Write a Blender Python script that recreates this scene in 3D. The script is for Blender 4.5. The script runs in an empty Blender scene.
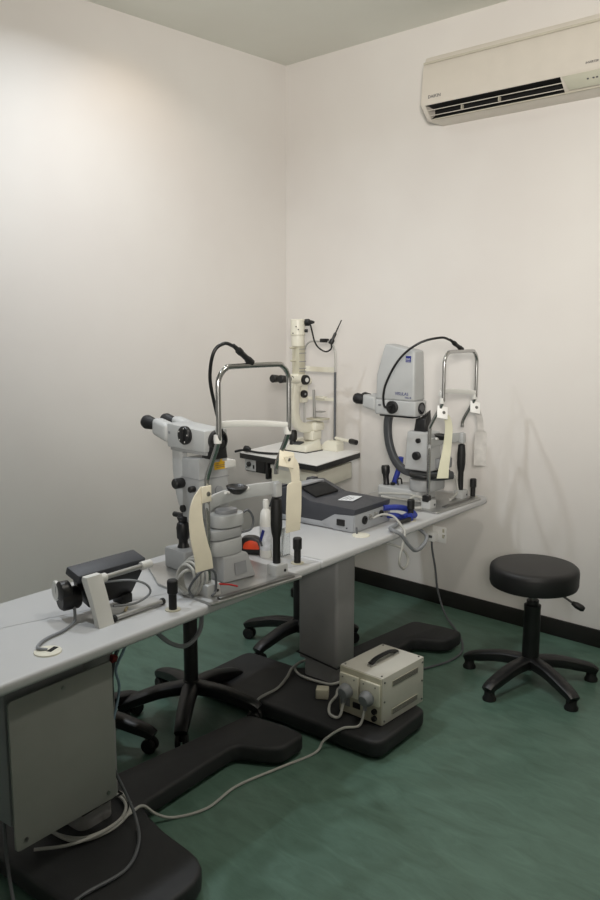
import bpy, bmesh, math, random
from mathutils import Vector, Matrix
random.seed(7)
sc = bpy.context.scene
COL = sc.collection
R = math.radians
PI = math.pi

# ------------------------------------------------------------------ materials
def lin(c):
    if isinstance(c, str):
        c = [int(c[i:i+2], 16)/255 for i in (0, 2, 4)]
    return [(x/12.92 if x <= .04045 else ((x+.055)/1.055)**2.4) for x in c]

def mat(name, color, rough=.5, metal=0., var=.06, scale=14., bump=0., bscale=200., spec=.5, stretch=None, coat=0., trans=0., alpha=1.):
    m = bpy.data.materials.new(name); m.use_nodes = True
    nt = m.node_tree; b = nt.nodes['Principled BSDF']
    c = lin(color)
    tc = nt.nodes.new('ShaderNodeTexCoord')
    mp = nt.nodes.new('ShaderNodeMapping'); nt.links.new(tc.outputs['Object'], mp.inputs['Vector'])
    if stretch: mp.inputs['Scale'].default_value = stretch
    n = nt.nodes.new('ShaderNodeTexNoise'); n.inputs['Scale'].default_value = scale; n.inputs['Detail'].default_value = 4
    nt.links.new(mp.outputs['Vector'], n.inputs['Vector'])
    r = nt.nodes.new('ShaderNodeValToRGB')
    r.color_ramp.elements[0].position = .3; r.color_ramp.elements[1].position = .7
    r.color_ramp.elements[0].color = [x*(1-var) for x in c]+[1]
    r.color_ramp.elements[1].color = [min(1, x*(1+var)) for x in c]+[1]
    nt.links.new(n.outputs['Fac'], r.inputs['Fac']); nt.links.new(r.outputs['Color'], b.inputs['Base Color'])
    b.inputs['Roughness'].default_value = rough; b.inputs['Metallic'].default_value = metal
    b.inputs['Specular IOR Level'].default_value = spec
    if coat: b.inputs['Coat Weight'].default_value = coat
    if trans: b.inputs['Transmission Weight'].default_value = trans
    if alpha < 1: b.inputs['Alpha'].default_value = alpha
    if bump:
        n2 = nt.nodes.new('ShaderNodeTexNoise'); n2.inputs['Scale'].default_value = bscale
        nt.links.new(tc.outputs['Object'], n2.inputs['Vector'])
        bp = nt.nodes.new('ShaderNodeBump'); bp.inputs['Strength'].default_value = bump; bp.inputs['Distance'].default_value = .002
        nt.links.new(n2.outputs['Fac'], bp.inputs['Height']); nt.links.new(bp.outputs['Normal'], b.inputs['Normal'])
    return m

def floor_mat():
    m = bpy.data.materials.new('green_marbled_vinyl'); m.use_nodes = True
    nt = m.node_tree; b = nt.nodes['Principled BSDF']; L = nt.links.new
    tc = nt.nodes.new('ShaderNodeTexCoord')
    mp = nt.nodes.new('ShaderNodeMapping'); mp.inputs['Scale'].default_value = (1.1, 3.2, 1); mp.inputs['Rotation'].default_value = (0, 0, R(8))
    L(tc.outputs['Object'], mp.inputs['Vector'])
    n = nt.nodes.new('ShaderNodeTexNoise'); n.inputs['Scale'].default_value = 5; n.inputs['Detail'].default_value = 8; n.inputs['Roughness'].default_value = .65; n.inputs['Distortion'].default_value = .8
    L(mp.outputs['Vector'], n.inputs['Vector'])
    r = nt.nodes.new('ShaderNodeValToRGB')
    r.color_ramp.elements[0].position = .28; r.color_ramp.elements[0].color = lin('4c6558')+[1]
    r.color_ramp.elements[1].position = .72; r.color_ramp.elements[1].color = lin('627f71')+[1]
    L(n.outputs['Fac'], r.inputs['Fac'])
    n2 = nt.nodes.new('ShaderNodeTexNoise'); n2.inputs['Scale'].default_value = 1.3; n2.inputs['Detail'].default_value = 3
    L(tc.outputs['Object'], n2.inputs['Vector'])
    mx = nt.nodes.new('ShaderNodeMix'); mx.data_type = 'RGBA'; mx.blend_type = 'MULTIPLY'
    r2 = nt.nodes.new('ShaderNodeValToRGB'); r2.color_ramp.elements[0].color = (.8, .82, .82, 1); r2.color_ramp.elements[1].color = (1, 1, 1, 1)
    L(n2.outputs['Fac'], r2.inputs['Fac']); mx.inputs[0].default_value = 1
    L(r.outputs['Color'], mx.inputs[6]); L(r2.outputs['Color'], mx.inputs[7])
    L(mx.outputs[2], b.inputs['Base Color'])
    b.inputs['Roughness'].default_value = .42; b.inputs['Specular IOR Level'].default_value = .4
    return m

def wall_mat(name, c1, c2):
    m = bpy.data.materials.new(name); m.use_nodes = True
    nt = m.node_tree; b = nt.nodes['Principled BSDF']; L = nt.links.new
    tc = nt.nodes.new('ShaderNodeTexCoord')
    n = nt.nodes.new('ShaderNodeTexNoise'); n.inputs['Scale'].default_value = 1.6; n.inputs['Detail'].default_value = 3
    L(tc.outputs['Object'], n.inputs['Vector'])
    r = nt.nodes.new('ShaderNodeValToRGB'); r.color_ramp.elements[0].position = .35; r.color_ramp.elements[1].position = .7
    r.color_ramp.elements[0].color = lin(c1)+[1]; r.color_ramp.elements[1].color = lin(c2)+[1]
    L(n.outputs['Fac'], r.inputs['Fac']); L(r.outputs['Color'], b.inputs['Base Color'])
    n2 = nt.nodes.new('ShaderNodeTexNoise'); n2.inputs['Scale'].default_value = 90; n2.inputs['Detail'].default_value = 6
    L(tc.outputs['Object'], n2.inputs['Vector'])
    bp = nt.nodes.new('ShaderNodeBump'); bp.inputs['Strength'].default_value = .06; bp.inputs['Distance'].default_value = .003
    L(n2.outputs['Fac'], bp.inputs['Height']); L(bp.outputs['Normal'], b.inputs['Normal'])
    b.inputs['Roughness'].default_value = .75; b.inputs['Specular IOR Level'].default_value = .25
    return m

M_WALL = wall_mat('white_wall_paint', 'd8d4d0', 'dddad6')
M_CEIL = wall_mat('ceiling_paint', 'dadad2', 'dedfd7')
M_FLOOR = floor_mat()
M_SKIRT = mat('dark_skirting', '1b1917', .5, var=.15)
M_TOP = mat('white_laminate', 'babbbc', .42, var=.02, scale=5)
M_TOPW = mat('bright_white_laminate', 'e8e8e6', .4, var=.02)
M_SOCKET = mat('socket_white', 'eeeeec', .4, var=.02)
M_COLUMN = mat('grey_column_paint', '8b8b8b', .4, var=.04)
M_PANEL = mat('grey_panel_paint', '858782', .45, var=.03)
M_BASE = mat('anthracite_base', '1f2022', .6, var=.12, bump=.25, bscale=400)
M_BLACK = mat('black_plastic', '141415', .42, var=.2)
M_BLKRUB = mat('black_rubber', '0f0f10', .6, var=.2)
M_VINYL = mat('black_vinyl', '121213', .5, var=.15, bump=.15, bscale=300)
M_CHROME = mat('brushed_chrome', 'b9b9b8', .22, 1., var=.05)
M_ALU = mat('aluminium', 'b4b4b2', .38, .85, var=.05)
M_GREY = mat('instrument_grey', '9d9fa0', .45, var=.03)
M_GREYD = mat('instrument_mid_grey', '85878a', .45, var=.03)
M_GREYL = mat('instrument_light_grey', 'adafaf', .42, var=.03)
M_ARMDARK = mat('dark_grey_arm', '3c3e41', .45, var=.08)
M_CREAM = mat('cream_enamel', 'dbd8c9', .4, var=.03)
M_CONV = mat('converter_enamel', 'c6c4bb', .45, var=.03)
M_CREAM2 = mat('cream_shade', 'bdb9a6', .5, var=.05)
M_STRAP = mat('cream_fabric_strap', 'ddd6c2', .8, var=.05, bump=.3, bscale=350)
M_WHITE = mat('white_plastic', 'd2d2ce', .4, var=.02)
M_CONSOLE = mat('charcoal_console', '3a3c42', .5, var=.08, bump=.2, bscale=500)
M_CONSGREY = mat('console_grey_panel', '9a9da1', .45, var=.04)
M_BLUE = mat('blue_sleeve', '27378f', .55, var=.2, scale=60, bump=.4, bscale=250)
M_CABLE = mat('grey_cable', '83868a', .5, var=.06)
M_CABLED = mat('dark_grey_cable', '55585c', .5, var=.06)
M_CABLEW = mat('pale_cable', 'a9a9a4', .5, var=.06)
M_YELLOW = mat('yellow_label', 'd2a511', .5, var=.05)
M_ORANGE = mat('orange_plastic', 'e0481f', .45, var=.06)
M_RED = mat('red_plastic', 'b3211f', .45, var=.06)
M_PAPER = mat('white_paper', 'd9dcdf', .7, var=.03)
M_AC = mat('ivory_ac_plastic', 'd2ccc2', .45, var=.02)
M_ACD = mat('ivory_ac_shade', 'bfbaab', .5, var=.03)
M_DARK = mat('dark_void', '0a0a0a', .8, var=.2)
M_LBLUE = mat('logo_blue', '1a2678', .45, var=.05)
M_INK = mat('printed_ink', '55565a', .6, var=.05)
M_INKBLUE = mat('printed_blue_ink', '2b356f', .6, var=.05)
M_STEEL = mat('screw_steel', '8a8a88', .3, .9, var=.05)
M_GLASS = mat('lens_glass', '20242c', .08, 0., var=.1, coat=.6)
M_ACRYL = mat('clear_acrylic', 'e8ecec', .1, 0., var=.01, trans=.85)
M_STAIN = mat('yellowed_stain', 'b5a888', .6, var=.2, scale=25)

# ------------------------------------------------------------------ mesh tools
def rot3(rx=0, ry=0, rz=0):
    return (Matrix.Rotation(R(rz), 4, 'Z') @ Matrix.Rotation(R(ry), 4, 'Y') @ Matrix.Rotation(R(rx), 4, 'X'))

def smooth_path(pts, n=6, closed=False):
    P = [Vector(p) for p in pts]
    if len(P) < 3: return P
    out = []; N = len(P)
    rng = range(N if closed else N-1)
    for i in rng:
        p0 = P[(i-1) % N] if (closed or i > 0) else P[0]*2-P[1]
        p1 = P[i]; p2 = P[(i+1) % N]
        p3 = P[(i+2) % N] if (closed or i+2 < N) else P[-1]*2-P[-2]
        for k in range(n):
            t = k/n
            out.append(.5*((2*p1)+(p2-p0)*t+(2*p0-5*p1+4*p2-p3)*t*t+(3*p1-p0-3*p2+p3)*t**3))
    if not closed: out.append(P[-1])
    return out

class MB:
    def __init__(s): s.bm = bmesh.new()
    def _add(s, b, M=None):
        if M is not None: bmesh.ops.transform(b, matrix=M, verts=b.verts)
        me = bpy.data.meshes.new('tmp'); b.to_mesh(me); b.free()
        s.bm.from_mesh(me); bpy.data.meshes.remove(me)
        return s
    def box(s, c, size, bev=0., rot=(0, 0, 0), seg=2, taper=None):
        b = bmesh.new(); bmesh.ops.create_cube(b, size=1)
        for v in b.verts:
            v.co = Vector((v.co.x*size[0], v.co.y*size[1], v.co.z*size[2]))
            if taper and v.co.z > 0: v.co.x *= taper[0]; v.co.y *= taper[1]
        if bev: bmesh.ops.bevel(b, geom=b.edges[:], offset=bev, segments=seg, profile=.5, affect='EDGES')
        return s._add(b, Matrix.Translation(c) @ rot3(*rot))
    def hexa(s, bottom, top, bev=0., seg=2):
        """solid between two quads with equal vertex order"""
        b = bmesh.new(); vb = [b.verts.new(p) for p in bottom]; vt = [b.verts.new(p) for p in top]
        n = len(vb); b.faces.new(vb[::-1]); b.faces.new(vt)
        for i in range(n): b.faces.new((vb[i], vb[(i+1) % n], vt[(i+1) % n], vt[i]))
        bmesh.ops.recalc_face_normals(b, faces=b.faces)
        if bev: bmesh.ops.bevel(b, geom=b.edges[:], offset=bev, segments=seg, profile=.5, affect='EDGES')
        return s._add(b)
    def prism(s, poly, z0, z1, M=None, bev=0., seg=2, rc=0., capbev_only=False):
        """poly in xy extruded in z; rc rounds the outline corners"""
        pts = [Vector((p[0], p[1])) for p in poly]
        if rc:
            out = []; n = len(pts)
            for i in range(n):
                a, p, c = pts[i-1], pts[i], pts[(i+1) % n]
                rr = rc[i] if isinstance(rc, (list, tuple)) else rc
                la, lc = (a-p), (c-p)
                rr = min(rr, la.length*.48, lc.length*.48)
                if rr < 1e-4: out.append(p); continue
                q0, q1 = p+la.normalized()*rr, p+lc.normalized()*rr
                for k in range(6):
                    t = k/5; out.append((1-t)**2*q0+2*t*(1-t)*p+t*t*q1)
            pts = out
        b = bmesh.new()
        vb = [b.verts.new((p.x, p.y, z0)) for p in pts]; vt = [b.verts.new((p.x, p.y, z1)) for p in pts]
        n = len(vb); fb = b.faces.new(vb[::-1]); ft = b.faces.new(vt)
        for i in range(n): b.faces.new((vb[i], vb[(i+1) % n], vt[(i+1) % n], vt[i]))
        bmesh.ops.recalc_face_normals(b, faces=b.faces)
        if bev:
            ed = list(set(list(fb.edges)+list(ft.edges)))
            bmesh.ops.bevel(b, geom=ed, offset=bev, segments=seg, profile=.5, affect='EDGES')
        return s._add(b, M)
    def cyl(s, p0, p1, r0, r1=None, seg=28, bev=0.):
        p0, p1 = Vector(p0), Vector(p1); r1 = r0 if r1 is None else r1
        L = (p1-p0).length
        prof = [(0, 0), (r0-bev, 0)] + ([(r0, bev)] if bev else []) + ([(r1, L-bev)] if bev else [(r1, L)]) + [(r1-bev, L), (0, L)]
        if not bev: prof = [(0, 0), (r0, 0), (r1, L), (0, L)]
        return s.lathe(prof, p0, p1-p0, seg)
    def lathe(s, prof, o=(0, 0, 0), axis=(0, 0, 1), seg=28):
        b = bmesh.new(); rings = []
        for r, z in prof:
            if r < 1e-6: rings.append([b.verts.new((0, 0, z))])
            else: rings.append([b.verts.new((r*math.cos(2*PI*k/seg), r*math.sin(2*PI*k/seg), z)) for k in range(seg)])
        for a, c in zip(rings, rings[1:]):
            for k in range(seg):
                k2 = (k+1) % seg
                if len(a) == 1 and len(c) == 1: continue
                if len(a) == 1: b.faces.new((a[0], c[k], c[k2]))
                elif len(c) == 1: b.faces.new((a[k2], a[k], c[0]))
                else: b.faces.new((a[k], a[k2], c[k2], c[k]))
        bmesh.ops.recalc_face_normals(b, faces=b.faces)
        q = Vector((0, 0, 1)).rotation_difference(Vector(axis).normalized())
        return s._add(b, Matrix.Translation(o) @ q.to_matrix().to_4x4())
    def tube(s, pts, r, n=6, seg=10, closed=False, smooth=True):
        P = smooth_path(pts, n, closed) if smooth else [Vector(p) for p in pts]
        return s.sweep(P, r, r, seg, closed)
    def sweep(s, P, rw, rh, seg=12, closed=False, up=(0, 0, 1), power=1.):
        """elliptic sweep; rw/rh constants or per-point lists (rw sideways, rh along the up side)"""
        P = [Vector(p) for p in P]; N = len(P)
        gw = (lambda i: rw[i]) if isinstance(rw, (list, tuple)) else (lambda i: rw)
        gh = (lambda i: rh[i]) if isinstance(rh, (list, tuple)) else (lambda i: rh)
        b = bmesh.new(); rings = []; side_prev = None
        for i in range(N):
            if closed: t = P[(i+1) % N]-P[i-1]
            else: t = P[min(i+1, N-1)]-P[max(i-1, 0)]
            if t.length < 1e-9: t = Vector((0, 0, 1))
            t.normalize()
            if side_prev is None:
                u = Vector(up)
                if abs(u.dot(t)) > .95: u = Vector((1, 0, 0)) if abs(t.x) < .9 else Vector((0, 1, 0))
                sd = t.cross(u).normalized()
            else:
                sd = side_prev-t*side_prev.dot(t)
                sd = sd.normalized() if sd.length > 1e-6 else side_prev
            side_prev = sd
            v = sd.cross(t)
            ring = []
            for k in range(seg):
                a = 2*PI*k/seg; ca, sa = math.cos(a), math.sin(a)
                if power != 1.:
                    ca = math.copysign(abs(ca)**power, ca); sa = math.copysign(abs(sa)**power, sa)
                ring.append(b.verts.new(P[i]+sd*(gw(i)*ca)+v*(gh(i)*sa)))
            rings.append(ring)
        pairs = list(zip(rings, rings[1:]))+([(rings[-1], rings[0])] if closed else [])
        for a, c in pairs:
            for k in range(seg):
                b.faces.new((a[k], a[(k+1) % seg], c[(k+1) % seg], c[k]))
        if not closed: b.faces.new(rings[0][::-1]); b.faces.new(rings[-1])
        bmesh.ops.recalc_face_normals(b, faces=b.faces)
        return s._add(b)
    def ribbon(s, pts, wv, w, th=.003, n=6):
        """flat strap: centre line pts, width direction wv, widths w (list per point)"""
        P = smooth_path(pts, n); N = len(P); wv = Vector(wv).normalized()
        b = bmesh.new(); rows = []
        for i in range(N):
            f = i/(N-1)*(len(pts)-1); k = min(int(f), len(pts)-2); ww = (w[k]*(1-(f-k))+w[k+1]*(f-k))/2 if isinstance(w, (list, tuple)) else w/2
            t = (P[min(i+1, N-1)]-P[max(i-1, 0)]).normalized()
            nn = t.cross(wv).normalized()*th/2
            rows.append([b.verts.new(P[i]+wv*ww+nn), b.verts.new(P[i]-wv*ww+nn), b.verts.new(P[i]-wv*ww-nn), b.verts.new(P[i]+wv*ww-nn)])
        for a, c in zip(rows, rows[1:]):
            for k in range(4): b.faces.new((a[k], a[(k+1) % 4], c[(k+1) % 4], c[k]))
        b.faces.new(rows[0][::-1]); b.faces.new(rows[-1])
        bmesh.ops.recalc_face_normals(b, faces=b.faces)
        return s._add(b)
    def build(s, name, m, parent=None, ang=38, label=None):
        me = bpy.data.meshes.new(name); s.bm.to_mesh(me); s.bm.free()
        for p in me.polygons: p.use_smooth = True
        me.set_sharp_from_angle(angle=R(ang))
        me.materials.append(m)
        o = bpy.data.objects.new(name, me); COL.objects.link(o)
        if parent is not None: o.parent = parent
        if label: o['label'] = label
        return o

def text(name, s, size, m, parent, M, extrude=.0006, align='LEFT'):
    cu = bpy.data.curves.new(name, 'FONT'); cu.body = s; cu.size = size; cu.extrude = extrude; cu.align_x = align
    tmp = bpy.data.objects.new('tmp_text', cu); COL.objects.link(tmp)
    bpy.context.view_layer.update()
    me = bpy.data.meshes.new_from_object(tmp.evaluated_get(bpy.context.evaluated_depsgraph_get()))
    bpy.data.objects.remove(tmp); bpy.data.curves.remove(cu)
    me.name = name; me.transform(M); me.materials.clear(); me.materials.append(m)
    o = bpy.data.objects.new(name, me); COL.objects.link(o); o.parent = parent
    return o

def tag(o, label, cat, group=None):
    o['label'] = label; o['category'] = cat
    if group: o['group'] = group
    return o
def thing(name, label, cat, loc=(0, 0, 0), rotz=0., group=None):
    o = bpy.data.objects.new(name, None); COL.objects.link(o); o.empty_display_size = .1
    o.location = loc; o.rotation_euler = (0, 0, R(rotz))
    return tag(o, label, cat, group)
def struct(name, mb, m):
    o = mb.build(name, m); o['kind'] = 'structure'; return o

# ------------------------------------------------------------------ room  (corner of the two seen walls at XW, YW)
XW, YW, HC = -3.583, 3.72, 3.06
X1, Y0 = 1.2, -1.2
TA = 95.214                                   # direction of the exam tables
TD = Vector((-.0908736, .9958624, 0)); TN = Vector((-.9958624, -.0908736, 0)); TO = Vector((-1.80046, .86695, 0))
ZT = .68
def W(s, t, z=0.): return TO+TD*s+TN*t+Vector((0, 0, z))

struct('floor', MB().box(((XW+X1)/2, (Y0+YW)/2, -.05), (X1-XW+.3, YW-Y0+.3, .1)), M_FLOOR)
struct('ceiling', MB().box(((XW+X1)/2, (Y0+YW)/2, HC+.05), (X1-XW+.3, YW-Y0+.3, .1)), M_CEIL)
struct('wall_left', MB().box((XW-.06, (Y0+YW)/2, HC/2), (.12, YW-Y0+.24, HC)), M_WALL)
struct('wall_back', MB().box(((XW+X1)/2, YW+.06, HC/2), (X1-XW, .12, HC)), M_WALL)
struct('wall_right', MB().box((X1+.06, (Y0+YW)/2, HC/2), (.12, YW-Y0+.24, HC)), M_WALL)
struct('wall_front', MB().box(((XW+X1)/2, Y0-.06, HC/2), (X1-XW, .12, HC)), M_WALL)
struct('baseboard_back', MB().box(((XW+X1)/2+.008, YW-.006, .044), (X1-XW-.02, .012, .088), .003), M_SKIRT)
struct('baseboard_left', MB().box((XW+.006, (Y0+YW)/2, .044), (.012, YW-Y0-.02, .088), .003), M_SKIRT)

# ------------------------------------------------------------------ air conditioner on the back wall
ac = thing('air_conditioner', 'cream split air conditioner mounted high on the back wall', 'air conditioner', (-1.95, YW, 2.56))
AX0, AX1 = -.51, .50
def ac_prism(prof, x0, x1, m=None, bev=0.):
    # profile (depth from wall, z) -> extruded along x
    M = Matrix(((0, 0, 1, 0), (-1, 0, 0, 0), (0, 1, 0, 0), (0, 0, 0, 1)))
    return MB().prism(prof, x0, x1, M, bev, 2)
full = [(0, .29), (.12, .29), (.165, .275), (.19, .23), (.205, .058), (.2, .043), (.15, -.008), (.13, -.017), (0, -.017)]
notch = [(0, .29), (.12, .29), (.165, .275), (.19, .23), (.205, .058), (.2, .043), (.165, .046), (.11, .04), (.11, .008), (.145, -.012), (.13, -.017), (0, -.017)]
b = MB()
for pr, x0, x1 in ((full, AX0, AX0+.022), (notch, AX0+.022, .215), (full, .215, AX1)):
    q = ac_prism(pr, x0, x1); me = bpy.data.meshes.new('t'); q.bm.to_mesh(me); q.bm.free(); b.bm.from_mesh(me); bpy.data.meshes.remove(me)
b.build('housing', M_AC, ac, 30)
ac_prism([(.191, .246), (.1955, .246), (.1965, .236), (.192, .236)], AX0+.004, AX1-.004).build('panel_seam', M_ACD, ac)
ac_prism([(.109, .044), (.165, .0455), (.1995, .0425), (.198, .041), (.165, .0435), (.1125, .037), (.1125, .010), (.143, -.0095), (.143, -.0115), (.109, .006)], AX0+.0225, .2145).build('air_outlet', M_DARK, ac)
for k, (d, z) in enumerate(((.180, .024), (.160, .003))):
    MB().box(((AX0+.022+.215)/2, -d+.006, z), (.70, .008, .0035), .001, (18, 0, 0)).build('louver', M_AC, ac)
for x in (-.10, -.30):
    MB().box((x, -.160, .014), (.004, .02, .022), 0, (0, 0, 0)).build('louver_link', M_ACD, ac)
dp = MB().hexa([(.226, -.2035, .041), (.49, -.2035, .041), (.49, -.157, -.007), (.242, -.157, -.007)],
               [(.226, -.2065, .039), (.49, -.2065, .039), (.49, -.160, -.010), (.242, -.160, -.010)], .0008).build('display_panel', mat('ac_display_panel', 'c6c5b4', .4, var=.02), ac)
for x in (.335, .36, .375):
    MB().box((x, -.186, .016), (.008, .002, .006), 0, (45, 0, 0)).build('indicator', M_INK, dp)
MB().box((.44, -.186, .016), (.05, .003, .018), .001, (45, 0, 0)).build('receiver_window', M_INK, dp)
MB().box((-.01, -.150, -.0165), (.9, .02, .005), .002).build('bottom_lip', M_ACD, ac)
Mt = Matrix.Translation((-.47, -.2045, .072)) @ rot3(85, 0, 0)
text('brand_lettering', 'DAIKIN', .022, M_INK, ac, Mt)
text('side_lettering', 'INVERTER', .013, M_INK, ac, Matrix.Translation((.33, -.2055, .072)) @ rot3(85, 0, 0))

# ------------------------------------------------------------------ exam tables
def exam_table(label, s0, s1, cross, send, col, grips, panel):
    root = thing('instrument_table', label, 'table', W(s0, 0, 0), TA, 'white instrument tables in one row')
    X = lambda s: s-s0
    MB().prism([(X(s0), 0), (X(s1), 0), (X(s1), .535), (X(s0), .535)], ZT-.032, ZT, None, .011, 4, [.01, .05 if s1 > 2 else .01, .05 if s1 > 2 else .01, .01]).build('tabletop', M_TOP, root)
    # base: cross foot, beam and far foot in one casting
    c0, c1 = X(cross[0]), X(cross[1]); se = X(send)
    poly = [(c0, -.29), (c1, -.29), (c1+.03, -.05), (c1+.07, .10), (se-.21, .115), (se-.17, .02), (se-.13, -.035), (se, -.035), (se+.01, .06), (se-.01, .23), (c1, .32), (c1, .63), (c0, .63)]
    MB().prism(poly, .012, .075, None, .014, 3, [.06, .13 if s0 < 0 else .05, .02, .05, .04, .03, .03, .03, .03, .04, .03, .05, .05]).build('base', M_BASE, root)
    for (x, y) in ((c0+.07, -.2), (c0+.07, .55), (se-.06, .03)):
        MB().cyl((x, y, 0), (x, y, .02), .025, seg=16).build('levelling_foot', M_BLKRUB, root)
    a, bb = X(col[0]), X(col[1])
    MB().prism([(a+.006, .125), (bb-.006, .125), (bb-.006, .285), (a+.006, .285)], .07, .2, None, 0, 2, .03).build('inner_column', M_COLUMN, root)
    MB().prism([(a, .105), (bb, .105), (bb, .305), (a, .305)], .15, ZT-.03, None, .002, 2, .018).build('column', M_COLUMN, root)
    P = [(a-.003, .102), (bb+.003, .102), (bb+.003, .308), (a-.003, .308)]
    MB().tube([Vector((x, y, .165-.02*(1 if y < .2 else -.3))) for x, y in P], .004, 1, 8, True, False).build('cable_tie', M_BLACK, root)
    MB().box(((a+bb)/2, .24, ZT-.045), (.24, .30, .022), .003).build('support_plate', M_COLUMN, root)
    for gs in grips:
        MB().lathe([(0, 0), (.024, 0), (.024, .003), (0, .003)], (X(gs), .058, ZT), seg=24).build('grip_collar', M_CREAM2, root)
        MB().lathe([(0, .002), (.0125, .002), (.0125, .05), (.0165, .055), (.0165, .092), (.013, .096), (0, .096)], (X(gs), .058, ZT), seg=20).build('grip_post', M_BLKRUB, root)
    if panel:
        p0, p1 = X(panel[0]), X(panel[1])
        Mp = Matrix(((1, 0, 0, 0), (0, 0, 1, 0), (0, 1, 0, 0), (0, 0, 0, 1)))
        MB().box(((p0+p1)/2-.03, .20, .43), (p1-p0-.08, .24, .38), .008).build('control_box', M_GREYD, root)
        MB().box((p0+.16, .2, .632), (.30, .2, .034), .003).build('box_bracket', M_BLACK, root)
        pn = MB().prism([(p0, .19), (p1, .19), (p1, .605), (p0, .605)], .045, .052, Mp, .0015, 2, .014).build('cover_panel', M_PANEL, root)
        for x, z in (((p0+p1)/2, .585), (p0+.03, .215), (p1-.03, .215)):
            MB().cyl((x, .0465, z), (x, .042, z), .006, seg=14).build('screw', M_STEEL, pn)
    return root
t1 = exam_table('white instrument table nearest the camera with grey cover panel below', -.42, 1.316, (.10, .435), 1.17, (.30, .435), (.625, 1.244), (.045, .375))
t2 = exam_table('white instrument table further back reaching the back wall on a grey column', 1.319, 2.755, (1.265, 1.615), 2.42, (1.565, 1.70), (2.06, 2.675), None)
def grommet(root, s, t, x0, stub):
    g = MB().lathe([(0, 0), (.037, 0), (.036, .004), (.026, .005), (0, .005)], (s-x0, t, ZT), seg=28).build('cable_grommet', M_CREAM, root)
    if stub: MB().box((s-x0+.012, t-.004, ZT+.0048), (.034, .014, .002), .0, (0, 0, 20)).build('cable_slot', M_DARK, g)
grommet(t1, .195, .084, -.42, True); grommet(t2, 1.711, .09, 1.319, False)
MB().cyl((1.711-1.319, .11, ZT+.004), (1.711-1.319+.004, .115, ZT+.03), .004, seg=10).build('grommet_pin', M_CABLED, t2)

# ------------------------------------------------------------------ shared headrest
def headrest(root, yu, cup_z, band_h):
    r = .0085; zt = .735; x0 = .15
    L = [(-x0, 0, .02), (-x0, 0, .2), (-x0, 0, .36), (-x0, -.006, .40), (-x0, yu+.006, .50), (-x0, yu, .545), (-x0, yu, .63)]
    arc = [(-x0+.055*(1-math.cos(a)), yu, zt-.055+.055*math.sin(a)) for a in [R(k) for k in (0, 22, 45, 67, 90)]]
    pts = L+arc; pts = pts+[(-p[0], p[1], p[2]) for p in pts[::-1] if p[2] > .25]
    MB().tube(pts, r, 4, 12).build('headrest_frame', M_CHROME, root)
    # patient grip that carries the right upright
    MB().lathe([(0, .03), (.0135, .03), (.0135, .135), (.017, .15), (.0205, .18), (.0205, .225), (.017, .272), (.009, .276), (0, .276)], (x0, 0, 0), seg=24).build('hand_grip', M_BLKRUB, root)
    for sx in (-1, 1):
        MB().box((sx*x0, -.004, .024), (.058, .05, .046), .006).build('base_block', M_GREYL, root)
        MB().cyl((sx*x0+.012, -.0285, .024), (sx*x0+.012, -.0305, .024), .005, seg=12).build('set_screw', M_BLACK, root)
        MB().lathe([(.0, -.013), (.012, -.013), (.013, .0), (.012, .013), (0, .013)], (sx*x0, yu+.006, .515), seg=16).build('band_clip', M_WHITE, root)
    # chin rest bar
    P = smooth_path([(-x0-.005, -.004, .285), (-.105, .03, .298), (-.03, .04, .305), (.06, .03, .31), (x0+.01, 0, .312)], 6)
    MB().sweep(P, .006, .0235, 12, power=.6).build('chin_bar', M_GREYL, root)
    MB().box((x0, 0, .306), (.03, .03, .05), .005).build('bar_clamp', M_GREYL, root)
    c = MB().lathe([(0, -.012), (.018, -.012), (.03, -.002), (.036, .010), (.030, .012), (.02, .006), (0, .004)], (-.01, .02, cup_z), (0, -.1, 1), 24).build('chin_cup', M_BLACK, root)
    for sx in (-1, 1):
        MB().cyl((-.01+sx*.035, .02, cup_z-.006), (-.01+sx*.05, .018, cup_z-.002), .006, seg=12).build('paper_pin', M_WHITE, c)
    # forehead band bulging towards the examiner
    bz = .535
    P = smooth_path([(-x0+.004, yu, bz), (-x0+.02, yu+.03, bz+.014), (-.06, yu+.045, bz+.016), (.06, yu+.03, bz+.008), (x0, yu, bz-.002)], 8)
    return P
def band(root, P, h0, h1):
    N = len(P); b = MB()
    hs = [h0*(1-i/(N-1))+h1*i/(N-1) for i in range(N)]
    b.sweep(P, .005, hs, 12, power=.6); b.build('forehead_band', M_WHITE, root)
def gooseneck(root, tip, root_end, cable, y):
    tip, re = Vector(tip), Vector(root_end)
    d = (re-tip)
    MB().lathe([(0, 0), (.012, .002), (.012, .02), (.0095, .03), (.0095, .055), (.011, .06), (.011, .075), (.0075, .08), (.006, d.length), (0, d.length)], tip, d, 16).build('fixation_lamp', M_BLACK, root, label='black pen shaped lamp head clamped on the top rail')
    MB().tube([re-d*.08]+[Vector(c) for c in cable], .0055, 8, 10).build('gooseneck_cable', M_BLACK, root)

# ------------------------------------------------------------------ near slit lamp
A = thing('slit_lamp', 'grey slit lamp with yellow warning label and long cream straps on the near table', 'slit lamp', W(.932, .04, ZT), TA-7, 'grey slit lamps on the white tables')
MB().prism([(-.205, -.085), (.195, -.085), (.195, .40), (-.11, .40), (-.205, .2)], 0, .009, None, .002, 2, .012).build('base_plate', M_ALU, A)
MB().box((.0, -.065, .0125), (.33, .02, .007), .002).build('rail', M_STEEL, A)
P = headrest(A, -.062, .326, 0); band(A, P, .014, .009)
gooseneck(A, (-.012, -.062, .742), (-.095, -.07, .80), [(-.13, -.07, .806), (-.165, -.062, .78), (-.155, -.03, .70), (-.11, .0, .60), (-.075, .02, .54), (-.06, .03, .515)], -.06)
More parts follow.
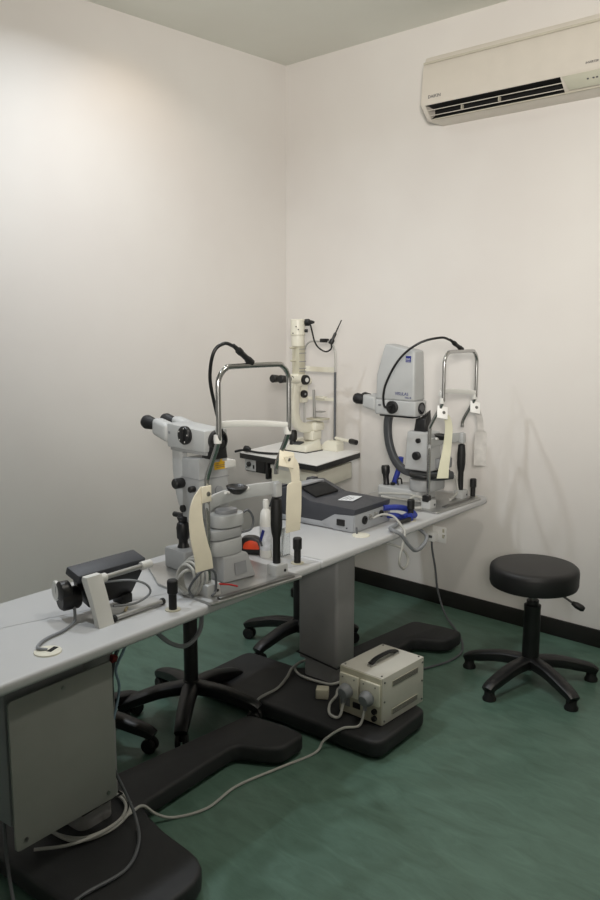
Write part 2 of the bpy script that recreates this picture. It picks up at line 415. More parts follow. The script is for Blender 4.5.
# joystick carriage
MB().prism([(-.075, .225), (.05, .225), (.05, .345), (-.075, .345)], .009, .082, None, .006, 2, .012).build('joystick_box', M_GREY, A)
j = MB().lathe([(0, .075), (.022, .075), (.02, .085), (.0165, .09), (.0165, .105), (.022, .112), (.024, .15), (.021, .165), (.015, .17), (.019, .18), (.021, .187), (.016, .194), (0, .195)], (-.03, .29, .004), seg=22).build('joystick', M_BLACK, A)
MB().cyl((-.03, .275, .196), (-.035, .335, .196), .010, seg=14, bev=.003).build('joystick_trigger', M_BLACK, j)
# pivot stack under the patient's eye
def stadium(cx, cy, lx, ry, n=10):
    return [(cx+lx/2+ry*math.cos(a), cy+ry*math.sin(a)) for a in [(-PI/2+PI*k/n) for k in range(n+1)]]+[(cx-lx/2+ry*math.cos(a), cy+ry*math.sin(a)) for a in [(PI/2+PI*k/n) for k in range(n+1)]]
MB().hexa([(-.055, .04, .009), (.085, .03, .009), (.085, .19, .009), (-.055, .19, .009)], [(-.045, .05, .095), (.062, .05, .095), (.062, .17, .095), (-.045, .17, .095)], .008).build('carriage', M_GREY, A)
MB().box((.02, .0395, .05), (.05, .002, .04), 0, (-9, 0, 0)).build('type_plate', M_GREYD, A)
MB().prism(stadium(-.005, .11, .04, .055), .095, .148, None, .005).build('lower_swing_arm', M_GREYL, A)
MB().prism(stadium(-.01, .11, .06, .052), .152, .185, None, .004).build('middle_swing_arm', M_GREY, A)
MB().prism(stadium(.01, .10, .035, .046), .189, .232, None, .004).build('upper_swing_arm', M_GREYL, A)
MB().prism(stadium(.01, .10, .02, .03), .232, .245, None, .002).build('pivot_cap', M_GREYD, A)
MB().tube([(.06, .09, .215), (.09, .08, .23), (.105, .07, .20), (.095, .07, .165), (.06, .085, .155)], .004, 6, 8).build('arm_cable', M_CABLED, A)
# slit tower
MB().hexa([(-.062, .15, .205), (.068, .15, .205), (.068, .25, .205), (-.062, .25, .205)], [(-.06, .155, .418), (.066, .155, .418), (.066, .25, .412), (-.06, .25, .412)], .006).build('slit_tower', M_GREY, A)
MB().box((.003, .2015, .346), (.1305, .1015, .0015)).build('tower_seam', M_GREYD, A)
lab = MB().box((.034, .1532, .385), (.058, .0015, .026), 0, (-2, 0, 0)).build('warning_label', M_YELLOW, A, label='yellow warning label')
MB().prism([(-.012, -.008), (.012, -.008), (0, .012)], 0, .001, Matrix.Translation((.034, .1522, .398)) @ rot3(90, 0, 0)).build('warning_triangle', M_YELLOW, lab)
for k, (z, w) in enumerate(((.392, .044), (.386, .05), (.380, .04))):
    MB().box((.034, .152, z), (w, .0008, .0018)).build('label_text_line', M_INK, lab)
for z in (.262, .248):
    MB().cyl((.02, .152, z), (.02, .149, z), .004, seg=10).build('tower_screw', M_STEEL, A)
MB().lathe([(0, 0), (.016, 0), (.016, .006), (.010, .008), (0, .008)], (.02, .152, .30), (0, -1, 0), 20).build('slit_dial', M_GREYD, A)
MB().lathe([(0, 0), (.016, 0), (.018, .004), (.018, .034), (.014, .038), (0, .038)], (-.06, .245, .325), (-1, 0, 0), 22).build('width_knob', M_BLACK, A)
MB().lathe([(0, 0), (.011, 0), (.011, .018), (.009, .021), (0, .021)], (-.062, .18, .312), (-1, 0, 0), 18).build('tilt_knob', M_BLACK, A)
MB().lathe([(0, 0), (.013, 0), (.013, .02), (0, .022)], (-.05, .24, .235), (-1, 0, 0), 18).build('lock_knob', M_BLACK, A)
MB().hexa([(-.034, .115, .415), (.034, .115, .415), (.034, .175, .415), (-.034, .175, .415)], [(-.028, .118, .475), (.028, .118, .475), (.028, .16, .475), (-.028, .16, .475)], .004).build('prism_head', M_BLACK, A)
MB().box((.075, .17, .385), (.05, .04, .026), .004).build('filter_holder', M_WHITE, A)
# curved arm that carries the microscope
P = smooth_path([(-.01, .325, .445), (-.01, .325, .40), (-.01, .318, .32), (-.01, .29, .24), (-.005, .235, .185), (.01, .16, .17)], 6)
MB().sweep(P, [.03+.006*i/(len(P)-1) for i in range(len(P))], [.016+.004*i/(len(P)-1) for i in range(len(P))], 14, power=.55, up=(1, 0, 0)).build('microscope_arm', M_GREYL, A)
MB().box((-.01, .24, .4325), (.06, .20, .012), .003).build('scope_bracket', M_GREY, A)
MB().hexa([(-.05, .135, .438), (.05, .135, .438), (.05, .345, .438), (-.05, .345, .438)], [(-.05, .135, .512), (.05, .135, .512), (.05, .345, .522), (-.05, .345, .522)], .006).build('microscope_body', M_GREYL, A)
d = MB().lathe([(0, 0), (.031, 0), (.032, .004), (.032, .012), (.029, .016), (0, .016)], (-.05, .232, .49), (-1, 0, 0), 30).build('magnification_dial', M_BLACK, A)
MB().box((-.068, .232, .49), (.006, .012, .048), .002).build('dial_handle', M_BLKRUB, d)
for k in range(5):
    a = R(30+72*k); MB().cyl((-.066, .232+.024*math.cos(a), .49+.024*math.sin(a)), (-.0668, .232+.024*math.cos(a), .49+.024*math.sin(a)), .0025, seg=8).build('dial_mark', M_WHITE, d)
MB().cyl((-.05, .33, .49), (-.0515, .33, .49), .005, seg=12).build('body_screw', M_GREYD, A)
ob = MB().lathe([(0, 0), (.034, 0), (.036, .004), (.036, .02), (.030, .022), (.028, .012), (0, .012)], (0, .137, .477), (0, -1, 0), 30).build('objective', M_BLACK, A)
MB().cyl((0, .126, .477), (0, .123, .477), .027, seg=24).build('objective_lens', M_GLASS, ob)
for x in (-.034, .05):
    e = MB().hexa([(x-.027, .338, .452), (x+.027, .338, .452), (x+.027, .338, .516), (x-.027, .338, .516)], [(x-.024, .43, .474), (x+.024, .43, .474), (x+.024, .425, .534), (x-.024, .425, .534)], .014, 3).build('eyepiece_tube', M_GREYL, A)
    MB().lathe([(0, 0), (.019, 0), (.019, .025), (.022, .03), (.026, .06), (.023, .07), (.016, .072), (.014, .06), (0, .06)], (x, .424, .506), (0, 1, .1), 24).build('eyecup', M_BLKRUB, e)
# cables gathered at the left block
MB().tube([(-.20, .04, .012), (-.23, .06, .05), (-.20, .05, .085), (-.165, .03, .07), (-.16, .02, .03)], .006, 6, 8).build('coiled_cable', M_CABLEW, A)
MB().tube([(-.215, .0, .012), (-.235, -.01, .05), (-.20, -.03, .10), (-.155, -.035, .09), (-.15, -.035, .03), (-.17, -.04, .015)], .004, 6, 8).build('dark_cable', M_CABLED, A)
MB().tube([(-.14, -.02, .045), (-.12, -.03, .04), (-.09, -.032, .032), (-.06, -.035, .02)], .003, 5, 8).build('red_cable', M_RED, A, label='thin red cable')
for k in range(4):
    r0 = .045+.006*k
    MB().tube([Vector((-.20+.012*k+.2*r0*math.sin(R(a)), .055+r0*math.cos(R(a)), .056+r0*math.sin(R(a)))) for a in range(0, 360, 45)], .005, 5, 8, True).build('cable_coil', M_CABLEW, A)
# straps
def strap(root, plate, prot, pts, w, m=M_STRAP, wv=(1, 0, 0), pm=None, tab=(.042, .006, .052)):
    b = MB().ribbon(pts, wv, w, .004, 6).build('head_strap', m, root)
    p = MB().box(plate, tab, .002, prot).build('strap_tab', pm or M_STRAP, b)
    Mx = Matrix.Translation(plate) @ rot3(*prot)
    q0, q1 = Mx @ Vector((.006, -.003, 0)), Mx @ Vector((.006, -.007, 0))
    MB().lathe([(0, 0), (.008, 0), (.007, .003), (0, .0045)], q0, q1-q0, 16).build('snap_button', M_STEEL, p)
    return b
strap(A, (-.168, -.018, .34), (0, 0, 8), [(-.172, -.014, .365), (-.20, -.016, .33), (-.213, -.02, .28), (-.212, -.03, .21), (-.20, -.035, .15), (-.197, -.038, .105)], [.03, .04, .05, .06, .066, .068])
strap(A, (.155, -.045, .415), (-22, 14, -20), [(.16, -.05, .425), (.178, -.052, .395), (.186, -.054, .365), (.186, -.056, .335), (.180, -.057, .325), (.176, -.058, .24), (.172, -.058, .165)], [.045, .05, .04, .036, .066, .07, .066], tab=(.056, .006, .056))

# ------------------------------------------------------------------ far laser slit lamp
B = thing('slit_lamp', 'tall grey laser slit lamp with dark curved arm at the far table end', 'slit lamp', W(2.455, .1, ZT), TA-3, 'grey slit lamps on the white tables')
MB().prism([(-.215, -.09), (.205, -.09), (.205, .40), (-.215, .40)], 0, .009, None, .002, 2, .012).build('base_plate', M_ALU, B)
MB().box((.03, -.062, .0125), (.28, .02, .007), .002).build('rail', M_STEEL, B)
P = headrest(B, -.068, .326, 0); band(B, P, .013, .011)
gooseneck(B, (.02, -.06, .742), (-.075, -.05, .79), [(-.14, -.04, .80), (-.21, .03, .775), (-.235, .12, .70), (-.2, .22, .57), (-.14, .265, .47), (-.075, .27, .46)], -.06)
MB().box((-.168, -.004, .055), (.03, .034, .03), .004).build('upright_cap', M_BLACK, B)
MB().prism([(-.085, .09), (.08, .09), (.08, .345), (-.085, .345)], .009, .062, None, .008, 3, .03).build('joystick_box', M_GREYL, B)
j = MB().lathe([(0, .062), (.018, .062), (.015, .07), (.0145, .10), (.016, .112), (.021, .124), (.022, .15), (.018, .16), (0, .162)], (-.045, .305, 0), (0, .08, 1), 22).build('joystick', M_BLACK, B)
MB().box((-.04, .275, .07), (.02, .02, .014), .003).build('joystick_collar', M_BLKRUB, j)
MB().tube([(-.02, .255, .06), (-.02, .26, .09), (.01, .26, .09), (.02, .26, .06)], .004, 4, 8).build('carry_loop', M_BLACK, B)
MB().prism(stadium(.0, .10, .06, .07), .062, .118, None, .006).build('pivot_block', M_GREY, B)
MB().hexa([(-.055, .055, .155), (.06, .055, .155), (.06, .20, .155), (-.055, .20, .155)], [(-.05, .065, .345), (.055, .065, .345), (.055, .19, .345), (-.05, .19, .345)], .008, 3).build('slit_tower', M_GREYL, B)
MB().prism(stadium(.06, .06, .03, .045), .165, .215, None, .005).build('lamp_holder', M_GREYD, B)
MB().lathe([(0, 0), (.02, 0), (.021, .004), (.021, .018), (.017, .022), (0, .022)], (-.053, .125, .23), (-1, 0, 0), 24).build('width_knob', M_BLACK, B)
MB().lathe([(0, 0), (.012, 0), (.012, .012), (0, .014)], (-.051, .121, .303), (-1, 0, 0), 20).build('tilt_knob', M_BLACK, B)
MB().hexa([(-.03, .10, .345), (.035, .10, .345), (.035, .165, .345), (-.03, .165, .345)], [(-.022, .105, .405), (.025, .105, .452), (.025, .16, .405), (-.022, .16, .405)], .004).build('prism_head', M_BLACK, B)
P = smooth_path([(-.02, .315, .42), (-.02, .325, .36), (-.02, .315, .27), (-.02, .275, .185), (-.025, .21, .142), (-.03, .10, .135), (-.03, .03, .135), (.05, -.005, .135)], 6)
n = len(P)
MB().sweep(P, [.02]*n, [.020-.004*math.sin(PI*i/n) for i in range(n)], 14, power=.6, up=(1, 0, 0)).build('microscope_arm', M_ARMDARK, B)
MB().prism(stadium(.0, .085, .10, .075), .130, .151, None, .008, 3).build('arm_sweep', M_BLACK, B)
MB().tube([(.0, .30, .05), (.0, .285, .09), (.01, .27, .15), (.01, .262, .20)], .014, 6, 10).build('blue_cable', M_BLUE, B, label='thick blue sleeved cable behind the arm')
# microscope and laser housing
MB().box((-.003, .262, .4525), (.104, .24, .075), .008, seg=3).build('microscope_body', M_GREYL, B)
hb = [(-.055, .152, .4885), (.048, .152, .4885), (.048, .378, .4885), (-.055, .378, .4885)]
ht = [(-.045, .158, .734), (.040, .158, .734), (.040, .334, .766), (-.045, .334, .766)]
hm = [(a[0]*.55+c[0]*.45, a[1]*.55+c[1]*.45+(.02 if i > 1 else 0), a[2]*.55+c[2]*.45) for i, (a, c) in enumerate(zip(hb, ht))]
hd = MB()
bb = bmesh.new(); rows = [[bb.verts.new(p) for p in q] for q in (hb, hm, ht)]
bb.faces.new(rows[0][::-1]); bb.faces.new(rows[2])
for a, c in zip(rows, rows[1:]):
    for i in range(4): bb.faces.new((a[i], a[(i+1) % 4], c[(i+1) % 4], c[i]))
bmesh.ops.recalc_face_normals(bb, faces=bb.faces)
bmesh.ops.bevel(bb, geom=[e for e in bb.edges if not (abs(e.verts[0].co.z-e.verts[1].co.z) < .05 and .52 < e.verts[0].co.z < .68)], offset=.012, segments=3, profile=.5, affect='EDGES')
hd._add(bb); housing = hd.build('laser_housing', M_GREYL, B, 30)
# badge and lettering on the side facing the camera (-x): baseline runs from +y to -y
tilt = math.degrees(math.atan2(.010, .2375))
Ms = lambda y, z, x: Matrix.Translation((x, y, z)) @ rot3(0, 0, -90) @ rot3(90-tilt, 0, 0)
bx = lambda z: -.055+.010*(z-.4885)/.2375-.0012
bd = MB().prism([(0, 0), (.030, 0), (.030, .030), (0, .030)], 0, .001, Ms(.207, .678, bx(.678))).build('maker_badge', M_LBLUE, housing, label='small blue square badge')
text('badge_lettering', 'ZEISS', .0102, M_WHITE, bd, Ms(.2045, .6895, bx(.6895)-.001))
MB().prism([(0, 0), (.026, 0), (.024, .0016), (.002, .0016)], 0, .0006, Ms(.205, .683, bx(.683)-.0009)).build('badge_line', M_WHITE, bd)
text('model_lettering', 'VISULAS', .0215, M_INKBLUE, housing, Ms(.262, .517, bx(.517)))
text('model_subtext', 'YAG III', .0125, M_INKBLUE, housing, Ms(.205, .503, bx(.503)))
d = MB().lathe([(0, 0), (.031, 0), (.032, .004), (.032, .014), (.028, .018), (0, .018)], (-.055, .272, .456), (-1, 0, 0), 30).build('magnification_dial', M_BLACK, B)
MB().box((-.074, .272, .456), (.006, .012, .046), .002, (25, 0, 0)).build('dial_handle', M_BLKRUB, d)
MB().box((-.0555, .352, .462), (.002, .014, .008), .0005).build('side_mark', M_INK, B)
ob = MB().lathe([(0, 0), (.028, 0), (.029, .003), (.029, .006), (.024, .007), (.022, .003), (0, .003)], (-.003, .143, .455), (0, -1, 0), 28).build('objective', M_BLACK, B)
MB().cyl((-.003, .140, .455), (-.003, .138, .455), .021, seg=22).build('objective_lens', M_GLASS, ob)
MB().box((-.01, .26, .413), (.07, .2, .014), .004).build('scope_bracket', M_BLACK, B)
for x in (-.034, .030):
    e = MB().hexa([(x-.028, .378, .430), (x+.028, .378, .430), (x+.028, .378, .498), (x-.028, .378, .498)], [(x-.026, .458, .446), (x+.026, .458, .446), (x+.026, .455, .51), (x-.026, .455, .51)], .010, 3).build('eyepiece_tube', M_GREYL, B)
    MB().lathe([(0, 0), (.02, 0), (.02, .015), (.025, .022), (.028, .055), (.024, .066), (.016, .068), (.014, .06), (0, .06)], (x, .452, .479), (0, 1, .1), 24).build('eyecup', M_BLKRUB, e)
MB().lathe([(0, 0), (.005, 0), (.005, .008), (0, .01)], (-.03, .372, .58), (-1, .8, 0), 12).build('housing_screw', M_STEEL, B)
# cables over the carriage
MB().tube([(-.12, .30, .03), (-.13, .2, .045), (-.125, .1, .05), (-.12, .05, .03), (-.11, .1, .02), (-.115, .2, .018), (-.13, .28, .02)], .006, 6, 8).build('coiled_cable', M_CABLEW, B)
MB().tube([(.10, .04, .12), (.13, .02, .11), (.14, .01, .06), (.11, .0, .03), (.02, -.02, .02)], .007, 6, 8).build('looped_cable', M_CABLEW, B)
MB().tube([(-.155, .02, .05), (-.19, .05, .06), (-.235, .05, .045), (-.24, .02, .02), (-.215, -.005, .02)], .007, 6, 8).build('side_cable', M_CABLEW, B)
strap(B, (-.152, -.066, .462), (-25, 12, -35), [(-.14, -.055, .465), (-.105, -.06, .44), (-.085, -.062, .39), (-.09, -.06, .30), (-.11, -.058, .21), (-.118, -.056, .15)], [.02, .03, .035, .04, .048, .056], mat('pale_green_strap', 'd8d6be', .7, var=.05), wv=(.75, -.65, 0), pm=M_SOCKET, tab=(.052, .006, .06))
strap(B, (.148, -.068, .462), (-25, 12, -35), [(.165, -.055, .465), (.195, -.06, .43), (.215, -.062, .385), (.22, -.062, .345), (.225, -.062, .325), (.225, -.06, .25), (.228, -.06, .165)], [.03, .03, .03, .03, .058, .058, .06], mat('worn_white_strap', 'c9c6c2', .7, var=.12, scale=30), wv=(.6, -.8, 0), pm=M_SOCKET, tab=(.052, .006, .06))

# ------------------------------------------------------------------ corner instrument table with its slit lamp
ZC = .835
ct = thing('corner_table', 'white topped table with black edge and cream drawer in the corner', 'table', (-3.06, 3.28, 0))
O2 = Vector((-3.06, 3.28, 0))
quad = [Vector(p)-O2 for p in ((-3.305, 3.05, 0), (-2.703, 3.025, 0), (-2.815, 3.515, 0), (-3.417, 3.54, 0))]
MB().prism([(p.x, p.y) for p in quad], ZC-.004, ZC, None, .0, 2, .012).build('tabletop', M_TOPW, ct)
grow = lambda k: [(p.x*k, p.y*k) for p in quad]
MB().prism(grow(1.004), ZC-.032, ZC-.004, None, .0, 2, .012).build('edge_band', M_BLACK, ct)
MB().prism([(-.02, -.205), (.315, -.215), (.215, .2), (-.10, .21)], ZC-.145, ZC-.055, None, .006, 2, .012).build('drawer', M_CREAM, ct)
MB().prism([(-.02, -.21), (.20, -.219), (.20, -.205), (-.02, -.19)], ZC-.066, ZC-.045, None, .002).build('drawer_lip', M_WHITE, ct)
MB().prism([(-.06, -.17), (.26, -.18), (.18, .17), (-.12, .18)], ZC-.06, ZC-.032).build('drawer_runner', M_CREAM2, ct)
MB().box((-.045, -.20, ZC-.085), (.02, .03, .09), .002).build('bracket', M_BLACK, ct)
pb = MB().box((-.135, -.165, ZC-.068), (.15, .1, .07), .003).build('power_box', M_BLACK, ct)
MB().box((-.17, -.217, ZC-.066), (.085, .004, .062), .001).build('power_box_front', M_GREYL, pb)
MB().cyl((-.175, -.219, ZC-.06), (-.175, -.232, ZC-.06), .014, seg=18, bev=.002).build('power_knob', M_BLACK, pb)
MB().box((-.142, -.2195, ZC-.073), (.012, .004, .02), .001).build('power_switch', M_BLACK, pb)
MB().cyl((-.195, -.219, ZC-.08), (-.195, -.222, ZC-.08), .004, seg=12).build('power_socket', M_BLACK, pb)
MB().prism([(.0, .0), (.09, .0), (.09, .09), (.0, .09)], .05, ZC-.10, None, .003, 2, .01).build('pedestal', M_CREAM2, ct)
MB().prism([(-.04, -.05), (.14, -.05), (.14, .15), (-.04, .15)], 0, .05, None, .008, 2, .03).build('pedestal_foot', M_BLACK, ct)

K = thing('slit_lamp', 'old cream slit lamp with upright tower on the corner table', 'slit lamp', (-3.066, 3.45, ZC), 182)
cr = .0055; hw = .112
arc = [(-hw+.06*(1-math.cos(R(a))), 0, .545+.062*math.sin(R(a))) for a in (0, 22, 45, 67, 90)]
pts = [(-hw, 0, .02), (-hw, 0, .25), (-hw, 0, .45)]+arc; pts += [(-p[0], p[1], p[2]) for p in pts[::-1]]
MB().tube(pts, cr, 4, 10).build('headrest_frame', mat('pale_chrome', 'b5b5b1', .35, .6), K)
MB().cyl((-hw, -.001, .04), (-hw, -.001, .44), .0072, seg=14).build('upright_sleeve', M_CABLED, K)
MB().ribbon([(-hw-.002, .0, .452), (-.04, -.02, .450), (.04, -.02, .450), (hw+.002, 0, .452)], (0, 0, 1), .028, .004).build('forehead_band', M_CREAM, K)
MB().ribbon([(-hw-.002, .0, .287), (-.04, -.012, .283), (.04, -.012, .283), (hw+.002, 0, .287)], (0, 0, 1), .018, .004).build('chin_band', M_CREAM, K)
MB().box((.0, -.012, .292), (.07, .04, .014), .006).build('chin_cup', M_CREAM, K)
MB().prism([(-.155, 0), (.15, 0), (.15, .05), (.09, .05), (.07, .02), (-.045, .02), (-.06, .045), (-.085, .06), (-.14, .06), (-.155, .045)], -.03, .035, Matrix(((1, 0, 0, 0), (0, 0, 1, 0), (0, 1, 0, 0), (0, 0, 0, 1))), .004).build('headrest_foot', M_CREAM, K)
MB().cyl((-.12, .0, .072), (-.245, .02, .066), .009, seg=14).build('side_rod', M_CREAM, K)
MB().lathe([(0, 0), (.013, 0), (.016, .01), (.014, .05), (0, .055)], (-.235, .017, .067), (-1, .15, -.05), 16).build('rod_handle', M_BLACK, K)
MB().hexa([(-.06, .045, .0), (.10, .045, .0), (.10, .185, .0), (-.06, .185, .0)], [(-.05, .05, .065), (.09, .05, .06), (.09, .17, .034), (-.05, .175, .038)], .008).build('sliding_base', M_CREAM, K)
MB().prism([(-.062, .043), (.102, .043), (.102, .187), (-.062, .187)], .0, .005, None, .0).build('base_skid', M_BLACK, K)
MB().box((.03, .145, .045), (.05, .04, .012), .003, (-10, 0, 0)).build('base_cap', M_ARMDARK, K)
MB().lathe([(0, 0), (.02, 0), (.017, .02), (.024, .03), (.024, .07), (.018, .08), (0, .082)], (.068, .15, .035), (0, 0, 1), 18).build('joystick', M_BLACK, K)
MB().box((.0, .06, .085), (.075, .08, .055), .01).build('carriage', M_CREAM, K)
MB().box((-.005, .045, .135), (.085, .085, .05), .014).build('arm_hub', M_CREAM, K)
P = smooth_path([(-.0, .04, .135), (-.0, .10, .130), (0, .17, .145), (0, .21, .20), (0, .215, .28), (0, .20, .42)], 6)
MB().sweep(P, [.028]*len(P), [.022]*len(P), 14, power=.6, up=(1, 0, 0)).build('curved_arm', M_CREAM, K)
MB().box((-.015, .03, .175), (.10, .09, .01), .003).build('swing_plate', M_CREAM2, K)
MB().box((-.02, .02, .215), (.05, .05, .006), .002).build('swing_cap', M_ALU, K)
MB().tube([(-.0, .04, .17), (-.0, .045, .22), (-.0, .05, .34)], .008, 4, 10).build('guide_rod', M_ALU, K)
MB().box((.0, .15, .335), (.05, .05, .12), .008).build('lower_tower', M_CREAM, K)
MB().box((.0, .18, .40), (.06, .09, .075), .014).build('scope_body', M_CREAM, K)
MB().box((.0, .18, .51), (.052, .05, .17), .004).build('filter_neck', M_CREAM2, K)
for z in (.57, .545, .50, .465, .45):
    MB().box((.0, .175, z), (.056, .056, .004), .001, (0, 6 if z in (.545, .50) else 0, 0)).build('filter_plate', M_GREYD, K)
for z, y in ((.505, .19), (.575, .195)):
    MB().cyl((.0, y, z), (.005, y+.05, z+.003), .005, seg=10).build('filter_lever', M_CREAM2, K)
lh = MB().lathe([(0, .585), (.034, .585), (.036, .592), (.036, .643), (.040, .648), (.040, .726), (.036, .73), (0, .73)], (0, .185, 0), seg=26).build('lamp_housing', M_CREAM, K)
MB().lathe([(.0405, 0), (.0405, .002)], (0, .185, .646), seg=26).build('housing_seam', M_CREAM2, lh)
MB().lathe([(0, 0), (.016, 0), (.019, .006), (.019, .026), (.012, .034), (.006, .055), (0, .056)], (-.03, .165, .712), (-1, -.5, .05), 16).build('lamp_plug', M_BLACK, lh)
for p in ((-.03, .215, .675), (-.02, .222, .69), (.0, .224, .655)):
    MB().cyl(p, (p[0]-.002, p[1]+.004, p[2]), .0035, seg=8).build('housing_screw', M_BLACK, lh)
MB().cyl((-.032, .17, .668), (-.05, .162, .668), .009, seg=14).build('lamp_switch', M_BLACK, lh)
MB().tube([(-.06, .15, .70), (-.06, .135, .66), (-.06, .115, .61), (-.06, .08, .575), (-.07, .03, .553), (-.092, .01, .57), (-.09, .008, .60)], .0045, 6, 8).build('lamp_cord', M_BLACK, K)
MB().box((-.035, 0, .613), (.05, .03, .022), .006).build('lamp_clamp', M_BLACK, K)
MB().lathe([(0, -.01), (.014, -.01), (.014, .012), (.008, .02), (.0085, .05), (.004, .06), (.003, .135), (0, .135)], (-.085, 0, .605), (-.5, -.1, 1), 14).build('fixation_lamp', M_BLACK, K)
for x in (-.028, .028):
    e = MB().cyl((x, .215, .405), (x, .285, .412), .02, .018, seg=20).build('eyepiece_tube', M_CREAM, K)
    MB().lathe([(0, 0), (.018, 0), (.016, .025), (.02, .06), (.022, .09), (.018, .095), (0, .095)], (x, .268, .412), (0, 1, .05), 20).build('eyecup', M_BLACK, e)
MB().lathe([(0, 0), (.027, 0), (.028, .006), (.026, .02), (0, .022)], (-.028, .165, .403), (-1, .15, 0), 24).build('magnification_knob', M_BLACK, K)
MB().lathe([(0, 0), (.012, 0), (.012, .002), (0, .002)], (-.050, .168, .403), (-1, .15, 0), 18).build('knob_cap', M_WHITE, K)
MB().lathe([(0, 0), (.021, 0), (.022, .005), (.02, .015), (0, .016)], (-.022, .165, .325), (-1, .15, 0), 24).build('slit_knob', M_BLACK, K)
MB().lathe([(0, 0), (.006, 0), (.006, .002), (0, .002)], (-.038, .167, .325), (-1, .15, 0), 12).build('knob_cap', M_GREYD, K)
MB().cyl((.0, .14, .39), (.0, .09, .39), .024, .02, seg=20).build('objective', M_CREAM, K)
# its cord lying over the corner table
def cable(name, label, pts, r, m, n=8, group=None, closed=False):
    o0 = Vector(pts[0]); o = MB().tube([Vector(p)-o0 for p in pts], r, n, 8, closed).build(name, m); o.location = o0
    return tag(o, label, 'cable', group)
cd = cable('power_cord', 'black cord with a plug lying on the corner table top', [(-3.02, 3.13, ZC+.012), (-3.10, 3.10, ZC+.008), (-3.18, 3.075, ZC+.008), (-3.25, 3.06, ZC+.012), (-3.30, 3.06, ZC+.010), (-3.335, 3.045, ZC+.0)], .0065, M_BLACK)
MB().lathe([(0, 0), (.012, 0), (.018, .006), (.018, .022), (.01, .04), (0, .042)], Vector((-3.275, 3.062, ZC+.022))-cd.location, (1, .1, -.05), 14).build('plug', M_BLACK, cd)

# ------------------------------------------------------------------ laser console on the far table
lc = thing('laser_console', 'charcoal laser control unit with grey socket panel on the far table', 'console', W(1.72, .13, ZT), TA)
Lx, Ly = .275, .43
MB().prism([(0, 0), (Lx, 0), (Lx, Ly), (0, Ly)], .004, .03, None, .004, 2, .006).build('lower_shell', M_CONSGREY, lc)
My = Matrix(((0, 0, 1, 0), (1, 0, 0, 0), (0, 1, 0, 0), (0, 0, 0, 1)))      # profile (y, z) extruded along x
MB().prism([(.012, .028), (Ly, .028), (Ly+.02, .05), (Ly-.035, .148), (Ly-.075, .152), (Ly-.20, .108), (-.004, .10), (-.004, .085), (.002, .075)], 0, Lx, My, .003, 2).build('upper_shell', M_CONSOLE, lc)
MB().prism([(Ly-.02, .05), (Ly+.035, .05), (Ly-.01, .155), (Ly-.04, .155)], .0, .05, My, .003).build('side_cheek', M_CONSOLE, lc)
MB().prism([(Ly-.02, .05), (Ly+.035, .05), (Ly-.01, .155), (Ly-.04, .155)], Lx-.05, Lx, My, .003).build('side_cheek', M_CONSOLE, lc)
MB().box((Lx*.5, Ly-.075, .152), (.17, .075, .008), .002, (-6, 0, 0)).build('top_lid', M_CONSGREY, lc)
MB().box((Lx*.5, Ly-.155, .130), (.17, .08, .01), .002, (22, 0, 0)).build('lid_recess', M_DARK, lc)
fp = MB().prism([(0, .004), (Lx, .004), (Lx, .076), (.0, .076)], -.004, .0125, Matrix(((1, 0, 0, 0), (0, 0, 1, 0), (0, 1, 0, 0), (0, 0, 0, 1))), .001).build('socket_panel', M_CONSGREY, lc)
for x, z, r in ((.07, .045, .018), (.115, .05, .013), (.155, .052, .013), (.20, .05, .015), (.24, .045, .012)):
    MB().lathe([(0, 0), (r, 0), (r, .006), (r*.7, .008), (r*.6, .003), (0, .003)], (x, -.004, z), (0, -1, 0), 18).build('socket', M_BLACK if r > .013 else M_ALU, fp)
sp = MB().prism([(.004, .004), (.10, .004), (.165, .03), (.10, .068), (.0, .075)], -.003, .001, Matrix(((0, 0, 1, 0), (1, 0, 0, 0), (0, 1, 0, 0), (0, 0, 0, 1))), 0).build('side_panel', M_CONSGREY, lc)
MB().box((-.005, .065, .038), (.008, .04, .028), .003).build('mains_socket', M_BLACK, sp)
MB().cyl((-.009, .03, .02), (-.013, .03, .02), .003, seg=8).build('panel_screw', M_BLACK, sp)
MB().lathe([(0, 0), (.016, 0), (.016, .006), (.013, .012), (0, .014)], (.03, Ly+.005, .10), (0, 1, .4), 18).build('stop_button', M_RED, lc, label='red stop button')
o = MB().prism([(-.055, -.035), (.055, -.035), (.055, .035), (-.055, .035)], 0, .0012, rot3(0, 0, 8)).build('paper_sheet', M_PAPER)
o.location = W(1.72+.16, .13+.13, ZT+.1055); o.rotation_euler = (R(-1.5), 0, R(TA+4)); tag(o, 'small white printed paper lying on top of the laser control unit', 'paper')
for k in range(3):
    MB().box((-.01, .018-.016*k, .0015), (.07-.015*k, .004, .0004)).build('printed_line', M_INK, o)

def WC(s, t, z): return W(s, t, ZT+z)
for k, (z0, dz) in enumerate(((.07, 0), (.032, -.015))):
    o = cable('laser_cable', ('upper' if k == 0 else 'lower')+' blue sleeved cable leaving the laser control unit', [WC(1.94+.03*k, .125, z0), WC(2.0, .095, z0-.004), WC(2.06, .08+.02*k, z0-.02+dz*.2), WC(2.09, .055+.02*k, .022-.0*k), WC(2.04, .05, .012+.014*(1-k))], .013, M_BLUE)
MBc = MB().cyl(Vector((0, 0, 0)), WC(1.955, .055, .014)-WC(2.04, .05, .014+.0), .011, .009, 14, .002)
o = MBc.build('cable_connector', M_BLACK); o.location = WC(2.04, .05, .012); tag(o, 'black connector joining blue and grey cables on the far table', 'connector')
cable('grey_hose', 'thick grey hose hanging over the front edge of the far table', [WC(1.955, .055, .012), WC(1.90, .04, .012), WC(1.845, .03, .013), WC(1.82, .005, .014), WC(1.84, -.025, -.005), WC(1.89, -.035, -.06), WC(1.95, -.035, -.095), WC(2.03, -.03, -.085), WC(2.08, -.01, -.06), WC(2.10, .05, -.036)], .0085, M_CABLE)
